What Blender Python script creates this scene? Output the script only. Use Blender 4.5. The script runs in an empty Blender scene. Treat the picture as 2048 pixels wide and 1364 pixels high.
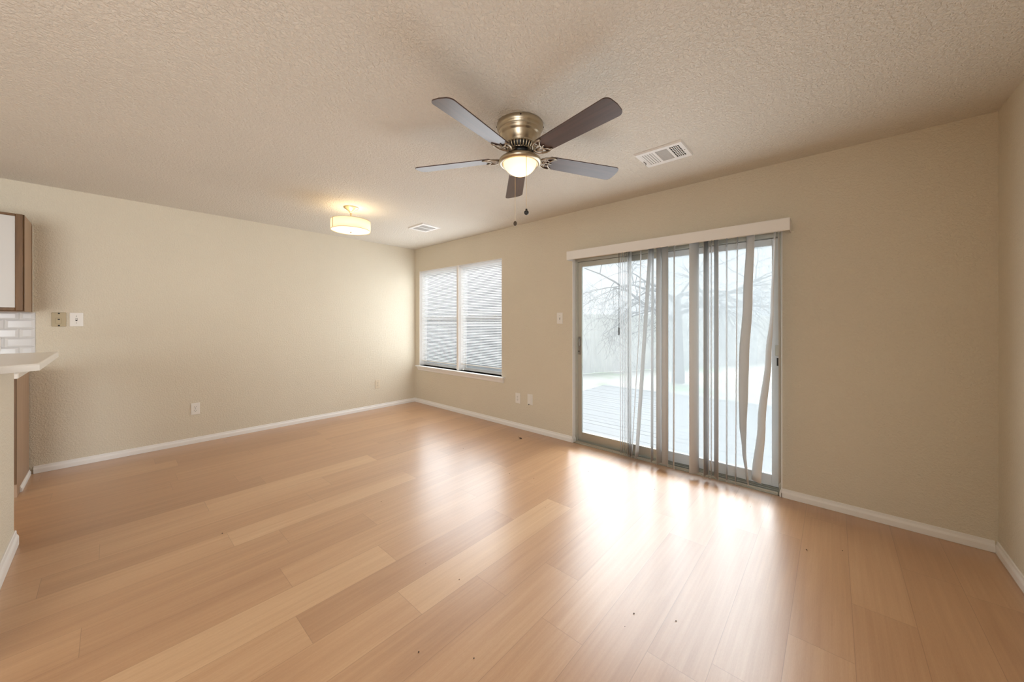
import bpy, math, random
from math import sin, cos, pi, radians, sqrt
from mathutils import Vector, Matrix

random.seed(7)
S = bpy.context.scene
COL = S.collection

# ------------------------------------------------------------------ camera
F_PX, YAW, HORIZON = 718.5, 0.7297, 644.2
CAM = Vector((5.0133, -3.2696, 1.2755))
cd = bpy.data.cameras.new('camera')
cam = bpy.data.objects.new('camera', cd); COL.objects.link(cam)
cam.location = CAM
cam.rotation_euler = (pi/2, 0, YAW)
cd.sensor_width = 36.0
cd.lens = F_PX/2048*36.0
cd.shift_y = (HORIZON-682.0)/2048*-1*-1
cd.clip_start = 0.02
S.camera = cam

# ------------------------------------------------------------------ look
S.view_settings.view_transform = 'Standard'
S.view_settings.look = 'None'
S.view_settings.exposure = 0.84
S.view_settings.gamma = 1.0
S.view_settings.use_curve_mapping = False
cy = S.cycles
cy.max_bounces = 12; cy.diffuse_bounces = 8; cy.glossy_bounces = 4
cy.transmission_bounces = 6; cy.transparent_max_bounces = 24
cy.caustics_reflective = True; cy.caustics_refractive = False
cy.sample_clamp_indirect = 3.0; cy.blur_glossy = 1.0

# ------------------------------------------------------------------ sky: overcast, brighter overhead than at the horizon
SKY, GLOW, REAR, KITCHEN = 0.88, 17.0, 78.0, 4.0
DOOR_L, DOOR_R, WIN_L, WIN_B = 4.0, 12.5, 7.0, 2.0
W = bpy.data.worlds.new('overcast_sky'); S.world = W
W.use_nodes = True
nt = W.node_tree; nt.nodes.clear()
L = nt.links.new
def wn(t, op=None, **kw):
    n = nt.nodes.new(t)
    if op: n.operation = op
    for k, v in kw.items(): n.inputs[k].default_value = v
    return n
tc = wn('ShaderNodeTexCoord')
sp = wn('ShaderNodeSeparateXYZ'); L(tc.outputs['Generated'], sp.inputs[0])
cl = wn('ShaderNodeTexNoise', Scale=3.0, Detail=5.0); L(tc.outputs['Generated'], cl.inputs['Vector'])
rp = wn('ShaderNodeValToRGB'); L(sp.outputs['Z'], rp.inputs[0])
el = rp.color_ramp.elements
el[0].position = 0.0; el[0].color = (0.56, 0.58, 0.60, 1)
el[1].position = 1.0; el[1].color = (0.80, 0.90, 1.0, 1)
# added wide bright patch in the cloud, placed to feed the floor reflection
GLOW_DIR = Vector((-0.25, 1.0, 1.35)).normalized()
dp = wn('ShaderNodeVectorMath', 'DOT_PRODUCT'); dp.inputs[1].default_value = GLOW_DIR
L(tc.outputs['Generated'], dp.inputs[0])
mr = wn('ShaderNodeMapRange'); mr.interpolation_type = 'SMOOTHSTEP'
mr.inputs['From Min'].default_value = 0.875; mr.inputs['From Max'].default_value = 1.0
L(dp.outputs['Value'], mr.inputs['Value'])
cm = wn('ShaderNodeMath', 'MULTIPLY_ADD'); cm.inputs[1].default_value = 0.5; cm.inputs[2].default_value = 0.75
L(cl.outputs['Fac'], cm.inputs[0])
gm = wn('ShaderNodeMath', 'MULTIPLY'); L(mr.outputs[0], gm.inputs[0]); L(cm.outputs[0], gm.inputs[1])
bg = wn('ShaderNodeBackground', Strength=SKY); L(rp.outputs['Color'], bg.inputs['Color'])
bg2 = wn('ShaderNodeBackground'); bg2.inputs['Color'].default_value = (0.90, 0.96, 1.0, 1)
gs = wn('ShaderNodeMath', 'MULTIPLY'); gs.inputs[1].default_value = GLOW; L(gm.outputs[0], gs.inputs[0]); L(gs.outputs[0], bg2.inputs['Strength'])
ash = wn('ShaderNodeAddShader'); L(bg.outputs[0], ash.inputs[0]); L(bg2.outputs[0], ash.inputs[1])
wo = wn('ShaderNodeOutputWorld'); L(ash.outputs[0], wo.inputs[0])

# ------------------------------------------------------------------ daylight portals of the openings, plus added fill lamps
def portal(name, x0, x1, z0, z1, y, into):
    d = bpy.data.lights.new(name, 'AREA'); d.shape = 'RECTANGLE'
    d.size = x1-x0; d.size_y = z1-z0
    d.cycles.is_portal = True
    o = bpy.data.objects.new(name, d); COL.objects.link(o)
    o.location = ((x0+x1)/2, y, (z0+z1)/2)
    o.rotation_euler = (radians(-90*into), 0, 0)
    return o
ROOM_W, ROOM_H, ROOM_D = 5.6935, 2.44, 7.6
DX0, DX1, DZ1 = 2.949, 4.734, 1.945          # sliding door opening
WX0, WX1, WZ0, WZ1 = 0.121, 1.92, 0.592, 2.078   # window opening
RY0, RY1, RZ0, RZ1 = -7.2, -4.4, 0.3, 2.2     # added unseen opening in the right wall behind the camera, for fill light
portal('daylight_door', DX0, DX1, 0.0, DZ1, 0.16, 1)
portal('daylight_window', WX0, WX1, WZ0, WZ1, 0.16, 1)
def lamp_area(name, loc, rot, sx, sy, watts, col):
    d = bpy.data.lights.new(name, 'AREA'); d.shape = 'RECTANGLE'; d.size = sx; d.size_y = sy; d.energy = watts; d.color = col
    o = bpy.data.objects.new(name, d); COL.objects.link(o); o.location = loc; o.rotation_euler = rot
    return o
lamp_area('rear_fill_lamp', (ROOM_W+0.10, (RY0+RY1)/2, (RZ0+RZ1)/2), (0, pi/2, 0), RZ1-RZ0, RY1-RY0, REAR, (0.96, 0.985, 1.0))  # made-up source out of view, fills the interior
FILL_TINT = (0.92, 0.965, 1.0)
lamp_area('door_fill_lamp', ((DX0+DX1)/2, 0.045, 1.0), (-pi/2, 0, 0), DX1-DX0-0.08, 1.80, DOOR_L, FILL_TINT).data.spread = radians(130)  # added lamp behind the vanes, boosts the light from the door
lamp_area('door_fill_lamp_room', ((DX0+DX1)/2, -0.138, 0.97), (-pi/2, 0, 0), DX1-DX0-0.08, 1.84, DOOR_R, FILL_TINT)  # added unseen panel in front of the vanes, more fill for the room
for wx, ww in ((0.58, 0.86), (1.50, 0.80)):
    lamp_area('window_fill_lamp', (wx, 0.012, 1.33), (-pi/2, 0, 0), ww, 1.38, WIN_L, FILL_TINT)  # added lamp on the room side of the blind, brightens the left wall
    lamp_area('window_fill_lamp_pane', (wx, 0.082, 1.33), (-pi/2, 0, 0), ww, 1.40, WIN_B, FILL_TINT)  # added lamp between glass and slats, makes the blind brighter
lamp_area('kitchen_fill_lamp', (1.2, -5.4, ROOM_H-0.02), (0, 0, 0), 0.6, 1.2, KITCHEN, (1.0, 0.90, 0.76))  # added lamp out of view, lifts the interior; no such fixture known

# ------------------------------------------------------------------ mesh helpers
class MB:
    def __init__(s): s.v = []; s.f = []; s.sm = []
    def add(s, vs, fs, smooth=False):
        b = len(s.v); s.v += [tuple(v) for v in vs]
        s.f += [tuple(i+b for i in f) for f in fs]; s.sm += [smooth]*len(fs)
        return s
    def box(s, x0, x1, y0, y1, z0, z1):
        vs = [(x0,y0,z0),(x1,y0,z0),(x1,y1,z0),(x0,y1,z0),(x0,y0,z1),(x1,y0,z1),(x1,y1,z1),(x0,y1,z1)]
        return s.add(vs, [(0,3,2,1),(4,5,6,7),(0,1,5,4),(1,2,6,5),(2,3,7,6),(3,0,4,7)])
    def bbox(s, x0, x1, y0, y1, z0, z1, b=0.002):
        """box with bevelled edges"""
        vs = []; idx = {}
        X = (x0,x1); Y = (y0,y1); Z = (z0,z1)
        b = min(b, (x1-x0)/2.01, (y1-y0)/2.01, (z1-z0)/2.01)
        for i in (0,1):
            for j in (0,1):
                for k in (0,1):
                    sx, sy, sz = (1-2*i)*b, (1-2*j)*b, (1-2*k)*b
                    for a in range(3):
                        p = [X[i]+(0 if a==0 else sx), Y[j]+(0 if a==1 else sy), Z[k]+(0 if a==2 else sz)]
                        idx[(i,j,k,a)] = len(vs); vs.append(p)
        g = lambda i,j,k,a: idx[(i,j,k,a)]
        fs = []
        for i in (0,1): fs.append([g(i,0,0,0),g(i,1,0,0),g(i,1,1,0),g(i,0,1,0)])
        for j in (0,1): fs.append([g(0,j,0,1),g(1,j,0,1),g(1,j,1,1),g(0,j,1,1)])
        for k in (0,1): fs.append([g(0,0,k,2),g(1,0,k,2),g(1,1,k,2),g(0,1,k,2)])
        for j in (0,1):
            for k in (0,1): fs.append([g(0,j,k,1),g(1,j,k,1),g(1,j,k,2),g(0,j,k,2)])
        for i in (0,1):
            for k in (0,1): fs.append([g(i,0,k,0),g(i,1,k,0),g(i,1,k,2),g(i,0,k,2)])
        for i in (0,1):
            for j in (0,1): fs.append([g(i,j,0,0),g(i,j,1,0),g(i,j,1,1),g(i,j,0,1)])
        for i in (0,1):
            for j in (0,1):
                for k in (0,1): fs.append([g(i,j,k,0),g(i,j,k,1),g(i,j,k,2)])
        c = Vector(((x0+x1)/2,(y0+y1)/2,(z0+z1)/2)); out = []
        for f in fs:
            p = [Vector(vs[q]) for q in f]
            n = (p[1]-p[0]).cross(p[2]-p[0])
            m = sum(p, Vector())/len(p)-c
            out.append(f if n.dot(m) > 0 else f[::-1])
        return s.add(vs, out)
    def prism(s, pts, axis, a0, a1, smooth=False):
        """extrude a closed 2D outline along axis ('x','y' or 'z')"""
        n = len(pts)
        def P(p, a): return {'x': (a,p[0],p[1]), 'y': (p[0],a,p[1]), 'z': (p[0],p[1],a)}[axis]
        vs = [P(p,a0) for p in pts]+[P(p,a1) for p in pts]
        fs = [tuple(range(n))[::-1], tuple(range(n,2*n))]
        fs += [(i,(i+1)%n,n+(i+1)%n,n+i) for i in range(n)]
        b0 = len(s.f); s.add(vs, fs, False)
        if smooth:
            for k in range(b0+2, len(s.f)): s.sm[k] = True
        return s
    def lathe(s, prof, c, seg=48, smooth=True, axis='z'):
        cx, cy_, cz = c; vs = []; fs = []
        for r, h in prof:
            for k in range(seg):
                a = 2*pi*k/seg
                if axis == 'z': vs.append((cx+r*cos(a), cy_+r*sin(a), cz+h))
                else: vs.append((cx+r*cos(a), cy_-h, cz+r*sin(a)))
        m = len(prof)
        for i in range(m-1):
            for k in range(seg):
                k2 = (k+1)%seg
                fs.append((i*seg+k, i*seg+k2, (i+1)*seg+k2, (i+1)*seg+k))
        return s.add(vs, fs, smooth)
    def tube(s, pts, r, seg=8, smooth=True, cap=True):
        pts = [Vector(p) for p in pts]; n = len(pts)
        rs = r if isinstance(r, (list, tuple)) else [r]*n
        vs = []; fs = []; prev = None
        for i, p in enumerate(pts):
            t = (pts[min(i+1,n-1)]-pts[max(i-1,0)]).normalized()
            if prev is None:
                u = t.orthogonal().normalized()
            else:
                u = (prev-t*prev.dot(t))
                u = u.normalized() if u.length > 1e-6 else t.orthogonal().normalized()
            prev = u; w = t.cross(u)
            for k in range(seg):
                a = 2*pi*k/seg
                vs.append(p+(u*cos(a)+w*sin(a))*rs[i])
        for i in range(n-1):
            for k in range(seg):
                k2 = (k+1)%seg
                fs.append((i*seg+k, i*seg+k2, (i+1)*seg+k2, (i+1)*seg+k))
        s.add(vs, fs, smooth)
        if cap:
            b = len(s.v)-n*seg
            s.f += [tuple(b+k for k in range(seg))[::-1], tuple(b+(n-1)*seg+k for k in range(seg))]
            s.sm += [False, False]
        return s
    def ball(s, c, r, seg=14, rings=8, sz=1.0):
        prof = [(max(1e-5, r*sin(pi*i/rings)), -r*cos(pi*i/rings)*sz) for i in range(rings+1)]
        return s.lathe(prof, c, seg)
    def xf(s, M):
        s.v = [tuple(M @ Vector(v)) for v in s.v]; return s

def wloc(o):
    p = Vector((0,0,0))
    while o is not None: p += Vector(o.location); o = o.parent
    return p
def obj(name, mb, mat, parent=None, loc=None, local=False, uv=None):
    me = bpy.data.meshes.new(name)
    base = wloc(parent) if parent is not None else Vector((0,0,0))
    if loc is not None: base = Vector(loc)
    vs = mb.v if local else [tuple(Vector(v)-base) for v in mb.v]
    me.from_pydata(vs, [], mb.f)
    me.polygons.foreach_set('use_smooth', mb.sm)
    if mat is not None: me.materials.append(mat)
    me.update()
    o = bpy.data.objects.new(name, me); COL.objects.link(o)
    if parent is not None: o.parent = parent
    if loc is not None and parent is None: o.location = loc
    return o
def tag(o, label, cat, group=None):
    o['label'] = label; o['category'] = cat
    if group: o['group'] = group
    return o
def thing(name, label, cat, loc, rotz=0, group=None):
    o = bpy.data.objects.new(name, None); COL.objects.link(o)
    o.empty_display_size = 0.05
    o.location = loc; o.rotation_euler = (0,0,rotz)
    return tag(o, label, cat, group)
def struct(name, mb, mat, parent=None, loc=None):
    o = obj(name, mb, mat, parent, loc)
    if parent is None: o['kind'] = 'structure'
    return o

# ------------------------------------------------------------------ materials
def mat(name, col=(0.8,0.8,0.8), rough=0.5, metal=0.0, spec=0.5, coat=0.0, coat_r=0.1):
    m = bpy.data.materials.new(name); m.use_nodes = True
    b = m.node_tree.nodes['Principled BSDF']
    b.inputs['Base Color'].default_value = (*col, 1)
    b.inputs['Roughness'].default_value = rough
    b.inputs['Metallic'].default_value = metal
    b.inputs['Specular IOR Level'].default_value = spec
    b.inputs['Coat Weight'].default_value = coat
    b.inputs['Coat Roughness'].default_value = coat_r
    return m
def nodes(m): return m.node_tree.nodes, m.node_tree.links, m.node_tree.nodes['Principled BSDF']
def N(ns, t, **kw):
    n = ns.new(t)
    for k, v in kw.items():
        if k in n.inputs: n.inputs[k].default_value = v
        else: setattr(n, k, v)
    return n

def textured_paint(name, col, scale, strength, dist, seam=None, vary=0.05):
    """rolled orange-peel / knock-down paint: bump from world-sized noise"""
    m = mat(name, col, 0.75, spec=0.25)
    ns, ls, b = nodes(m)
    t = N(ns, 'ShaderNodeTexCoord')
    n1 = N(ns, 'ShaderNodeTexNoise', Scale=scale, Detail=3.0, Roughness=0.55, Distortion=0.6)
    ls.new(t.outputs['Object'], n1.inputs['Vector'])
    r = N(ns, 'ShaderNodeValToRGB'); r.color_ramp.elements[0].position = 0.40; r.color_ramp.elements[1].position = 0.62
    ls.new(n1.outputs['Fac'], r.inputs[0])
    h = r.outputs['Color']
    if seam is not None:
        sx = N(ns, 'ShaderNodeSeparateXYZ'); ls.new(t.outputs['Object'], sx.inputs[0])
        d = N(ns, 'ShaderNodeMath', operation='SUBTRACT'); d.inputs[1].default_value = seam
        ls.new(sx.outputs['Y'], d.inputs[0])
        a = N(ns, 'ShaderNodeMath', operation='ABSOLUTE'); ls.new(d.outputs[0], a.inputs[0])
        q = N(ns, 'ShaderNodeMath', operation='LESS_THAN'); q.inputs[1].default_value = 0.004; ls.new(a.outputs[0], q.inputs[0])
        ad_ = N(ns, 'ShaderNodeMath', operation='MULTIPLY_ADD'); ad_.inputs[1].default_value = 0.8
        ls.new(q.outputs[0], ad_.inputs[0]); ls.new(h, ad_.inputs[2]); h = ad_.outputs[0]
    bp = N(ns, 'ShaderNodeBump', Strength=strength, Distance=dist)
    ls.new(h, bp.inputs['Height']); ls.new(bp.outputs['Normal'], b.inputs['Normal'])
    n2 = N(ns, 'ShaderNodeTexNoise', Scale=1.3, Detail=4.0)
    ls.new(t.outputs['Object'], n2.inputs['Vector'])
    mx = N(ns, 'ShaderNodeMix', data_type='RGBA')
    mx.inputs[6].default_value = (*[c*(1-vary) for c in col], 1); mx.inputs[7].default_value = (*[min(1,c*(1+vary)) for c in col], 1)
    ls.new(n2.outputs['Fac'], mx.inputs[0]); ls.new(mx.outputs[2], b.inputs['Base Color'])
    return m

M_WALL = textured_paint('beige_wall_paint', (0.67,0.615,0.503), 80, 0.5, 0.004)
M_WALL_L = textured_paint('beige_wall_paint_seamed', (0.67,0.615,0.503), 80, 0.5, 0.004, seam=-3.52)
M_CEIL = textured_paint('beige_ceiling_texture', (0.705,0.67,0.60), 70, 0.7, 0.006)
M_TRIM = mat('white_trim_paint', (0.80,0.79,0.77), 0.4)
M_PLASTIC = mat('white_plastic', (0.78,0.76,0.72), 0.35)
M_IVORY = mat('ivory_plastic', (0.42,0.345,0.21), 0.4)
M_ALMOND = mat('almond_plastic', (0.66,0.58,0.45), 0.4)
M_DARK = mat('dark_slot', (0.02,0.018,0.015), 0.6)
M_BLACK = mat('black_metal', (0.02,0.02,0.02), 0.45)
M_SCREW = mat('screw_metal', (0.35,0.33,0.30), 0.4, 1.0)

def brushed(name, col, rough):
    m = mat(name, col, rough, 1.0)
    ns, ls, b = nodes(m)
    t = N(ns, 'ShaderNodeTexCoord'); mp = N(ns, 'ShaderNodeMapping'); mp.inputs['Scale'].default_value = (4,4,160)
    n1 = N(ns, 'ShaderNodeTexNoise', Scale=3.0, Detail=3.0)
    ls.new(t.outputs['Object'], mp.inputs[0]); ls.new(mp.outputs[0], n1.inputs['Vector'])
    mr = N(ns, 'ShaderNodeMapRange'); mr.inputs['To Min'].default_value = rough*0.75; mr.inputs['To Max'].default_value = rough*1.3
    ls.new(n1.outputs['Fac'], mr.inputs['Value']); ls.new(mr.outputs[0], b.inputs['Roughness'])
    return m
M_BRASS = brushed('brushed_antique_nickel', (0.50,0.43,0.32), 0.32)
M_IRON = mat('pewter_arm_metal', (0.36,0.31,0.25), 0.35, 1.0)
M_ALU = brushed('mill_aluminium', (0.56,0.56,0.51), 0.45)
M_ALU_W = mat('weathered_pale_aluminium', (0.74,0.77,0.79), 0.5, 0.1)
M_FOB = mat('dark_bronze_fob', (0.10,0.08,0.06), 0.4, 0.6)
M_RAIL = mat('dull_grey_rail', (0.30,0.31,0.31), 0.5, 0.2)
M_SASH = mat('pale_grey_sash', (0.60,0.62,0.63), 0.45, 0.2)
M_SATIN = brushed('satin_brass_nickel', (0.72,0.60,0.40), 0.3)

def wood_mat(name, c1, c2, scale, axis, rough, coat=0.0, coat_r=0.2, fine=1.0):
    m = mat(name, c1, rough, coat=coat, coat_r=coat_r)
    ns, ls, b = nodes(m)
    t = N(ns, 'ShaderNodeTexCoord'); mp = N(ns, 'ShaderNodeMapping')
    sc = [28*fine,28*fine,28*fine]; sc['xyz'.index(axis)] = 1.6
    mp.inputs['Scale'].default_value = sc
    n1 = N(ns, 'ShaderNodeTexNoise', Scale=scale, Detail=6.0, Roughness=0.6, Distortion=0.8)
    ls.new(t.outputs['Object'], mp.inputs[0]); ls.new(mp.outputs[0], n1.inputs['Vector'])
    r = N(ns, 'ShaderNodeValToRGB')
    r.color_ramp.elements[0].position = 0.3; r.color_ramp.elements[0].color = (*c1,1)
    r.color_ramp.elements[1].position = 0.7; r.color_ramp.elements[1].color = (*c2,1)
    ls.new(n1.outputs['Fac'], r.inputs[0]); ls.new(r.outputs[0], b.inputs['Base Color'])
    return m
M_BLADE = wood_mat('dark_walnut_blade', (0.030,0.013,0.008), (0.085,0.036,0.024), 1.0, 'x', 0.42, coat=0.35, coat_r=0.32)
M_OAK_D = wood_mat('dark_oak_edge', (0.085,0.040,0.012), (0.17,0.085,0.028), 1.0, 'z', 0.5)
M_OAK_P = wood_mat('oak_side_panel', (0.33,0.215,0.135), (0.42,0.285,0.185), 1.0, 'z', 0.45)
M_LAM = mat('white_laminate_door', (0.56,0.55,0.53), 0.4)
M_COUNTER = mat('white_countertop_laminate', (0.78,0.75,0.69), 0.28)
M_TILE = mat('white_glazed_tile', (0.66,0.665,0.67), 0.15)
M_GROUT = mat('white_grout', (0.60,0.60,0.58), 0.8)

# laminate floor: one colour per plank comes from a mesh attribute, grain from UVs measured in metres
def floor_mat():
    m = mat('beech_laminate', (0.5,0.3,0.15), 0.38, spec=0.3, coat=0.85, coat_r=0.13)
    ns, ls, b = nodes(m)
    b.inputs['Coat IOR'].default_value = 1.85
    at = N(ns, 'ShaderNodeAttribute', attribute_name='tone'); at.attribute_type = 'GEOMETRY'
    uv = N(ns, 'ShaderNodeUVMap')
    sp_ = N(ns, 'ShaderNodeSeparateXYZ'); ls.new(uv.outputs[0], sp_.inputs[0])
    cb = N(ns, 'ShaderNodeCombineXYZ')
    seed = N(ns, 'ShaderNodeMath', operation='MULTIPLY'); seed.inputs[1].default_value = 37.0
    sc = N(ns, 'ShaderNodeSeparateColor'); ls.new(at.outputs['Color'], sc.inputs[0])
    ls.new(sc.outputs['Green'], seed.inputs[0])
    ls.new(sp_.outputs['X'], cb.inputs[0]); ls.new(sp_.outputs['Y'], cb.inputs[1]); ls.new(seed.outputs[0], cb.inputs[2])
    mp = N(ns, 'ShaderNodeMapping'); mp.inputs['Scale'].default_value = (1.3, 55, 1)
    ls.new(cb.outputs[0], mp.inputs[0])
    n1 = N(ns, 'ShaderNodeTexNoise', Scale=1.0, Detail=5.0, Roughness=0.62, Distortion=0.35); ls.new(mp.outputs[0], n1.inputs['Vector'])
    mp2 = N(ns, 'ShaderNodeMapping'); mp2.inputs['Scale'].default_value = (0.8, 7, 1); ls.new(cb.outputs[0], mp2.inputs[0])
    n2 = N(ns, 'ShaderNodeTexNoise', Scale=1.0, Detail=3.0, Distortion=1.0); ls.new(mp2.outputs[0], n2.inputs['Vector'])
    mp3 = N(ns, 'ShaderNodeMapping'); mp3.inputs['Scale'].default_value = (70, 420, 1); ls.new(cb.outputs[0], mp3.inputs[0])
    n3 = N(ns, 'ShaderNodeTexNoise', Scale=1.0, Detail=1.0); ls.new(mp3.outputs[0], n3.inputs['Vector'])
    def madd(a, k, c):
        q = N(ns, 'ShaderNodeMath', operation='MULTIPLY_ADD'); q.inputs[1].default_value = k
        ls.new(a, q.inputs[0])
        if isinstance(c, float): q.inputs[2].default_value = c
        else: ls.new(c, q.inputs[2])
        return q.outputs[0]
    v = madd(n1.outputs['Fac'], 0.60, madd(n2.outputs['Fac'], 0.55, madd(n3.outputs['Fac'], 0.20, madd(sc.outputs['Red'], 0.68, -0.54))))
    r = N(ns, 'ShaderNodeValToRGB')
    e = r.color_ramp.elements
    e[0].position = 0.0; e[0].color = (0.35,0.175,0.082,1)
    e[1].position = 1.0; e[1].color = (0.66,0.435,0.245,1)
    k = e.new(0.5); k.color = (0.505,0.288,0.148,1)
    ls.new(v, r.inputs[0])
    # seams: dark hair line along plank borders
    def near(sock, hi):
        a = N(ns, 'ShaderNodeMath', operation='SUBTRACT'); a.inputs[1].default_value = hi/2; ls.new(sock, a.inputs[0])
        c = N(ns, 'ShaderNodeMath', operation='ABSOLUTE'); ls.new(a.outputs[0], c.inputs[0])
        g = N(ns, 'ShaderNodeMath', operation='GREATER_THAN'); g.inputs[1].default_value = hi/2-0.0011; ls.new(c.outputs[0], g.inputs[0])
        return g.outputs[0]
    mxm = N(ns, 'ShaderNodeMath', operation='MAXIMUM')
    ls.new(near(sp_.outputs['Y'], 0.2), mxm.inputs[0]); ls.new(near(sp_.outputs['X'], 1.2), mxm.inputs[1])
    fac = N(ns, 'ShaderNodeMath', operation='MULTIPLY'); fac.inputs[1].default_value = 0.42; ls.new(mxm.outputs[0], fac.inputs[0])
    mx = N(ns, 'ShaderNodeMix', data_type='RGBA'); mx.inputs[7].default_value = (0.16,0.075,0.03,1)
    ls.new(fac.outputs[0], mx.inputs[0]); ls.new(r.outputs[0], mx.inputs[6]); ls.new(mx.outputs[2], b.inputs['Base Color'])
    # worn, slightly uneven gloss
    t = N(ns, 'ShaderNodeTexCoord')
    b.inputs['Coat Roughness'].default_value = 0.30
    n5 = N(ns, 'ShaderNodeTexNoise', Scale=9.0, Detail=2.0); ls.new(t.outputs['Object'], n5.inputs['Vector'])
    bp = N(ns, 'ShaderNodeBump', Strength=0.12, Distance=0.004); ls.new(n5.outputs['Fac'], bp.inputs['Height'])
    ls.new(bp.outputs[0], b.inputs['Coat Normal'])
    return m
M_FLOOR = floor_mat()

def glass_mat(name, haze, tint=(0.97,0.985,0.98)):
    """window pane: see-through, mirror-like at a glance, with a film of dust that catches the sky"""
    m = bpy.data.materials.new(name); m.use_nodes = True
    ns = m.node_tree.nodes; ls = m.node_tree.links; ns.clear()
    out = N(ns, 'ShaderNodeOutputMaterial')
    tr = N(ns, 'ShaderNodeBsdfTransparent'); tr.inputs[0].default_value = (*tint,1)
    tl = N(ns, 'ShaderNodeBsdfTranslucent'); tl.inputs[0].default_value = (0.93,0.95,0.97,1)
    gl = N(ns, 'ShaderNodeBsdfGlossy', Roughness=0.02)
    fr = N(ns, 'ShaderNodeFresnel', IOR=1.45)
    t = N(ns, 'ShaderNodeTexCoord')
    n1 = N(ns, 'ShaderNodeTexNoise', Scale=2.2, Detail=6.0, Roughness=0.65); ls.new(t.outputs['Object'], n1.inputs['Vector'])
    mr = N(ns, 'ShaderNodeMapRange'); mr.inputs['To Min'].default_value = haze*0.6; mr.inputs['To Max'].default_value = haze*1.4
    ls.new(n1.outputs['Fac'], mr.inputs['Value'])
    m1 = N(ns, 'ShaderNodeMixShader'); ls.new(mr.outputs[0], m1.inputs[0]); ls.new(tr.outputs[0], m1.inputs[1]); ls.new(tl.outputs[0], m1.inputs[2])
    m2 = N(ns, 'ShaderNodeMixShader'); ls.new(fr.outputs[0], m2.inputs[0]); ls.new(m1.outputs[0], m2.inputs[1]); ls.new(gl.outputs[0], m2.inputs[2])
    ls.new(m2.outputs[0], out.inputs[0])
    return m
M_GLASS_L = glass_mat('dusty_glass', 0.15)
M_GLASS_R = glass_mat('hazy_glass', 0.18)
M_GLASS_W = glass_mat('window_glass', 0.30)

def sheet_mat(name, col, trans, rough=0.45):
    """thin plastic or cloth that lets some light through"""
    m = bpy.data.materials.new(name); m.use_nodes = True
    ns = m.node_tree.nodes; ls = m.node_tree.links; b = ns['Principled BSDF']; out = ns['Material Output']
    b.inputs['Base Color'].default_value = (*col,1); b.inputs['Roughness'].default_value = rough
    tl = N(ns, 'ShaderNodeBsdfTranslucent'); tl.inputs[0].default_value = (*col,1)
    mx = N(ns, 'ShaderNodeMixShader'); mx.inputs[0].default_value = trans
    ls.new(b.outputs[0], mx.inputs[1]); ls.new(tl.outputs[0], mx.inputs[2]); ls.new(mx.outputs[0], out.inputs[0])
    return m
M_VANE = sheet_mat('white_vinyl_vane', (0.76,0.76,0.75), 0.22)
M_SLAT = sheet_mat('white_blind_slat', (0.93,0.93,0.93), 0.58)
M_SCREEN = bpy.data.materials.new('insect_screen'); M_SCREEN.use_nodes = True
def screen_mat(m):
    ns = m.node_tree.nodes; ls = m.node_tree.links; ns.clear()
    out = N(ns, 'ShaderNodeOutputMaterial'); tr = N(ns, 'ShaderNodeBsdfTransparent')
    di = N(ns, 'ShaderNodeBsdfDiffuse'); di.inputs[0].default_value = (0.55,0.57,0.58,1)
    tl = N(ns, 'ShaderNodeBsdfTranslucent'); tl.inputs[0].default_value = (0.44,0.46,0.47,1)
    m0 = N(ns, 'ShaderNodeMixShader'); m0.inputs[0].default_value = 0.7
    ls.new(di.outputs[0], m0.inputs[1]); ls.new(tl.outputs[0], m0.inputs[2])
    mx = N(ns, 'ShaderNodeMixShader'); mx.inputs[0].default_value = 0.42
    ls.new(tr.outputs[0], mx.inputs[1]); ls.new(m0.outputs[0], mx.inputs[2]); ls.new(mx.outputs[0], out.inputs[0])
screen_mat(M_SCREEN)

def lamp_glass(name, col, emit, trans=0.55):
    m = bpy.data.materials.new(name); m.use_nodes = True
    ns = m.node_tree.nodes; ls = m.node_tree.links; b = ns['Principled BSDF']; out = ns['Material Output']
    b.inputs['Base Color'].default_value = (*col,1); b.inputs['Roughness'].default_value = 0.3
    b.inputs['Emission Color'].default_value = (1.0,0.78,0.46,1); b.inputs['Emission Strength'].default_value = emit
    tl = N(ns, 'ShaderNodeBsdfTranslucent'); tl.inputs[0].default_value = (*col,1)
    mx = N(ns, 'ShaderNodeMixShader'); mx.inputs[0].default_value = trans
    ls.new(b.outputs[0], mx.inputs[1]); ls.new(tl.outputs[0], mx.inputs[2]); ls.new(mx.outputs[0], out.inputs[0])
    return m
M_BOWL = lamp_glass('frosted_bowl_glass', (0.95,0.85,0.68), 0.5)
M_SHADE = lamp_glass('cream_drum_fabric', (0.93,0.86,0.74), 0.33)
M_DISC = lamp_glass('white_drum_diffuser', (0.97,0.95,0.88), 0.55)

def bulb(name, loc, watts, parent, r=0.03):
    d = bpy.data.lights.new(name, 'POINT'); d.energy = watts; d.color = (1.0,0.78,0.50); d.shadow_soft_size = r
    o = bpy.data.objects.new(name, d); COL.objects.link(o)
    o.parent = parent; o.location = Vector(loc)-wloc(parent)
    return o

# ================================================================== THE ROOM
# floor: planks run towards the window wall, 0.2 m wide, 1.2 m long
PW, PL, PX0 = 0.2, 1.2, 0.075
joint = {1.675:-2.825, 1.875:-2.11, 2.275:-2.80, 2.475:-2.58, 3.075:-2.25, 2.875:-2.685, 3.275:-2.733, 3.475:-2.363,
         3.675:-2.042, 2.675:-2.15, 3.875:-1.73, 4.475:-1.883, 4.875:-1.418, 5.275:-0.534, 1.075:-2.953, 1.475:-2.448}
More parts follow.
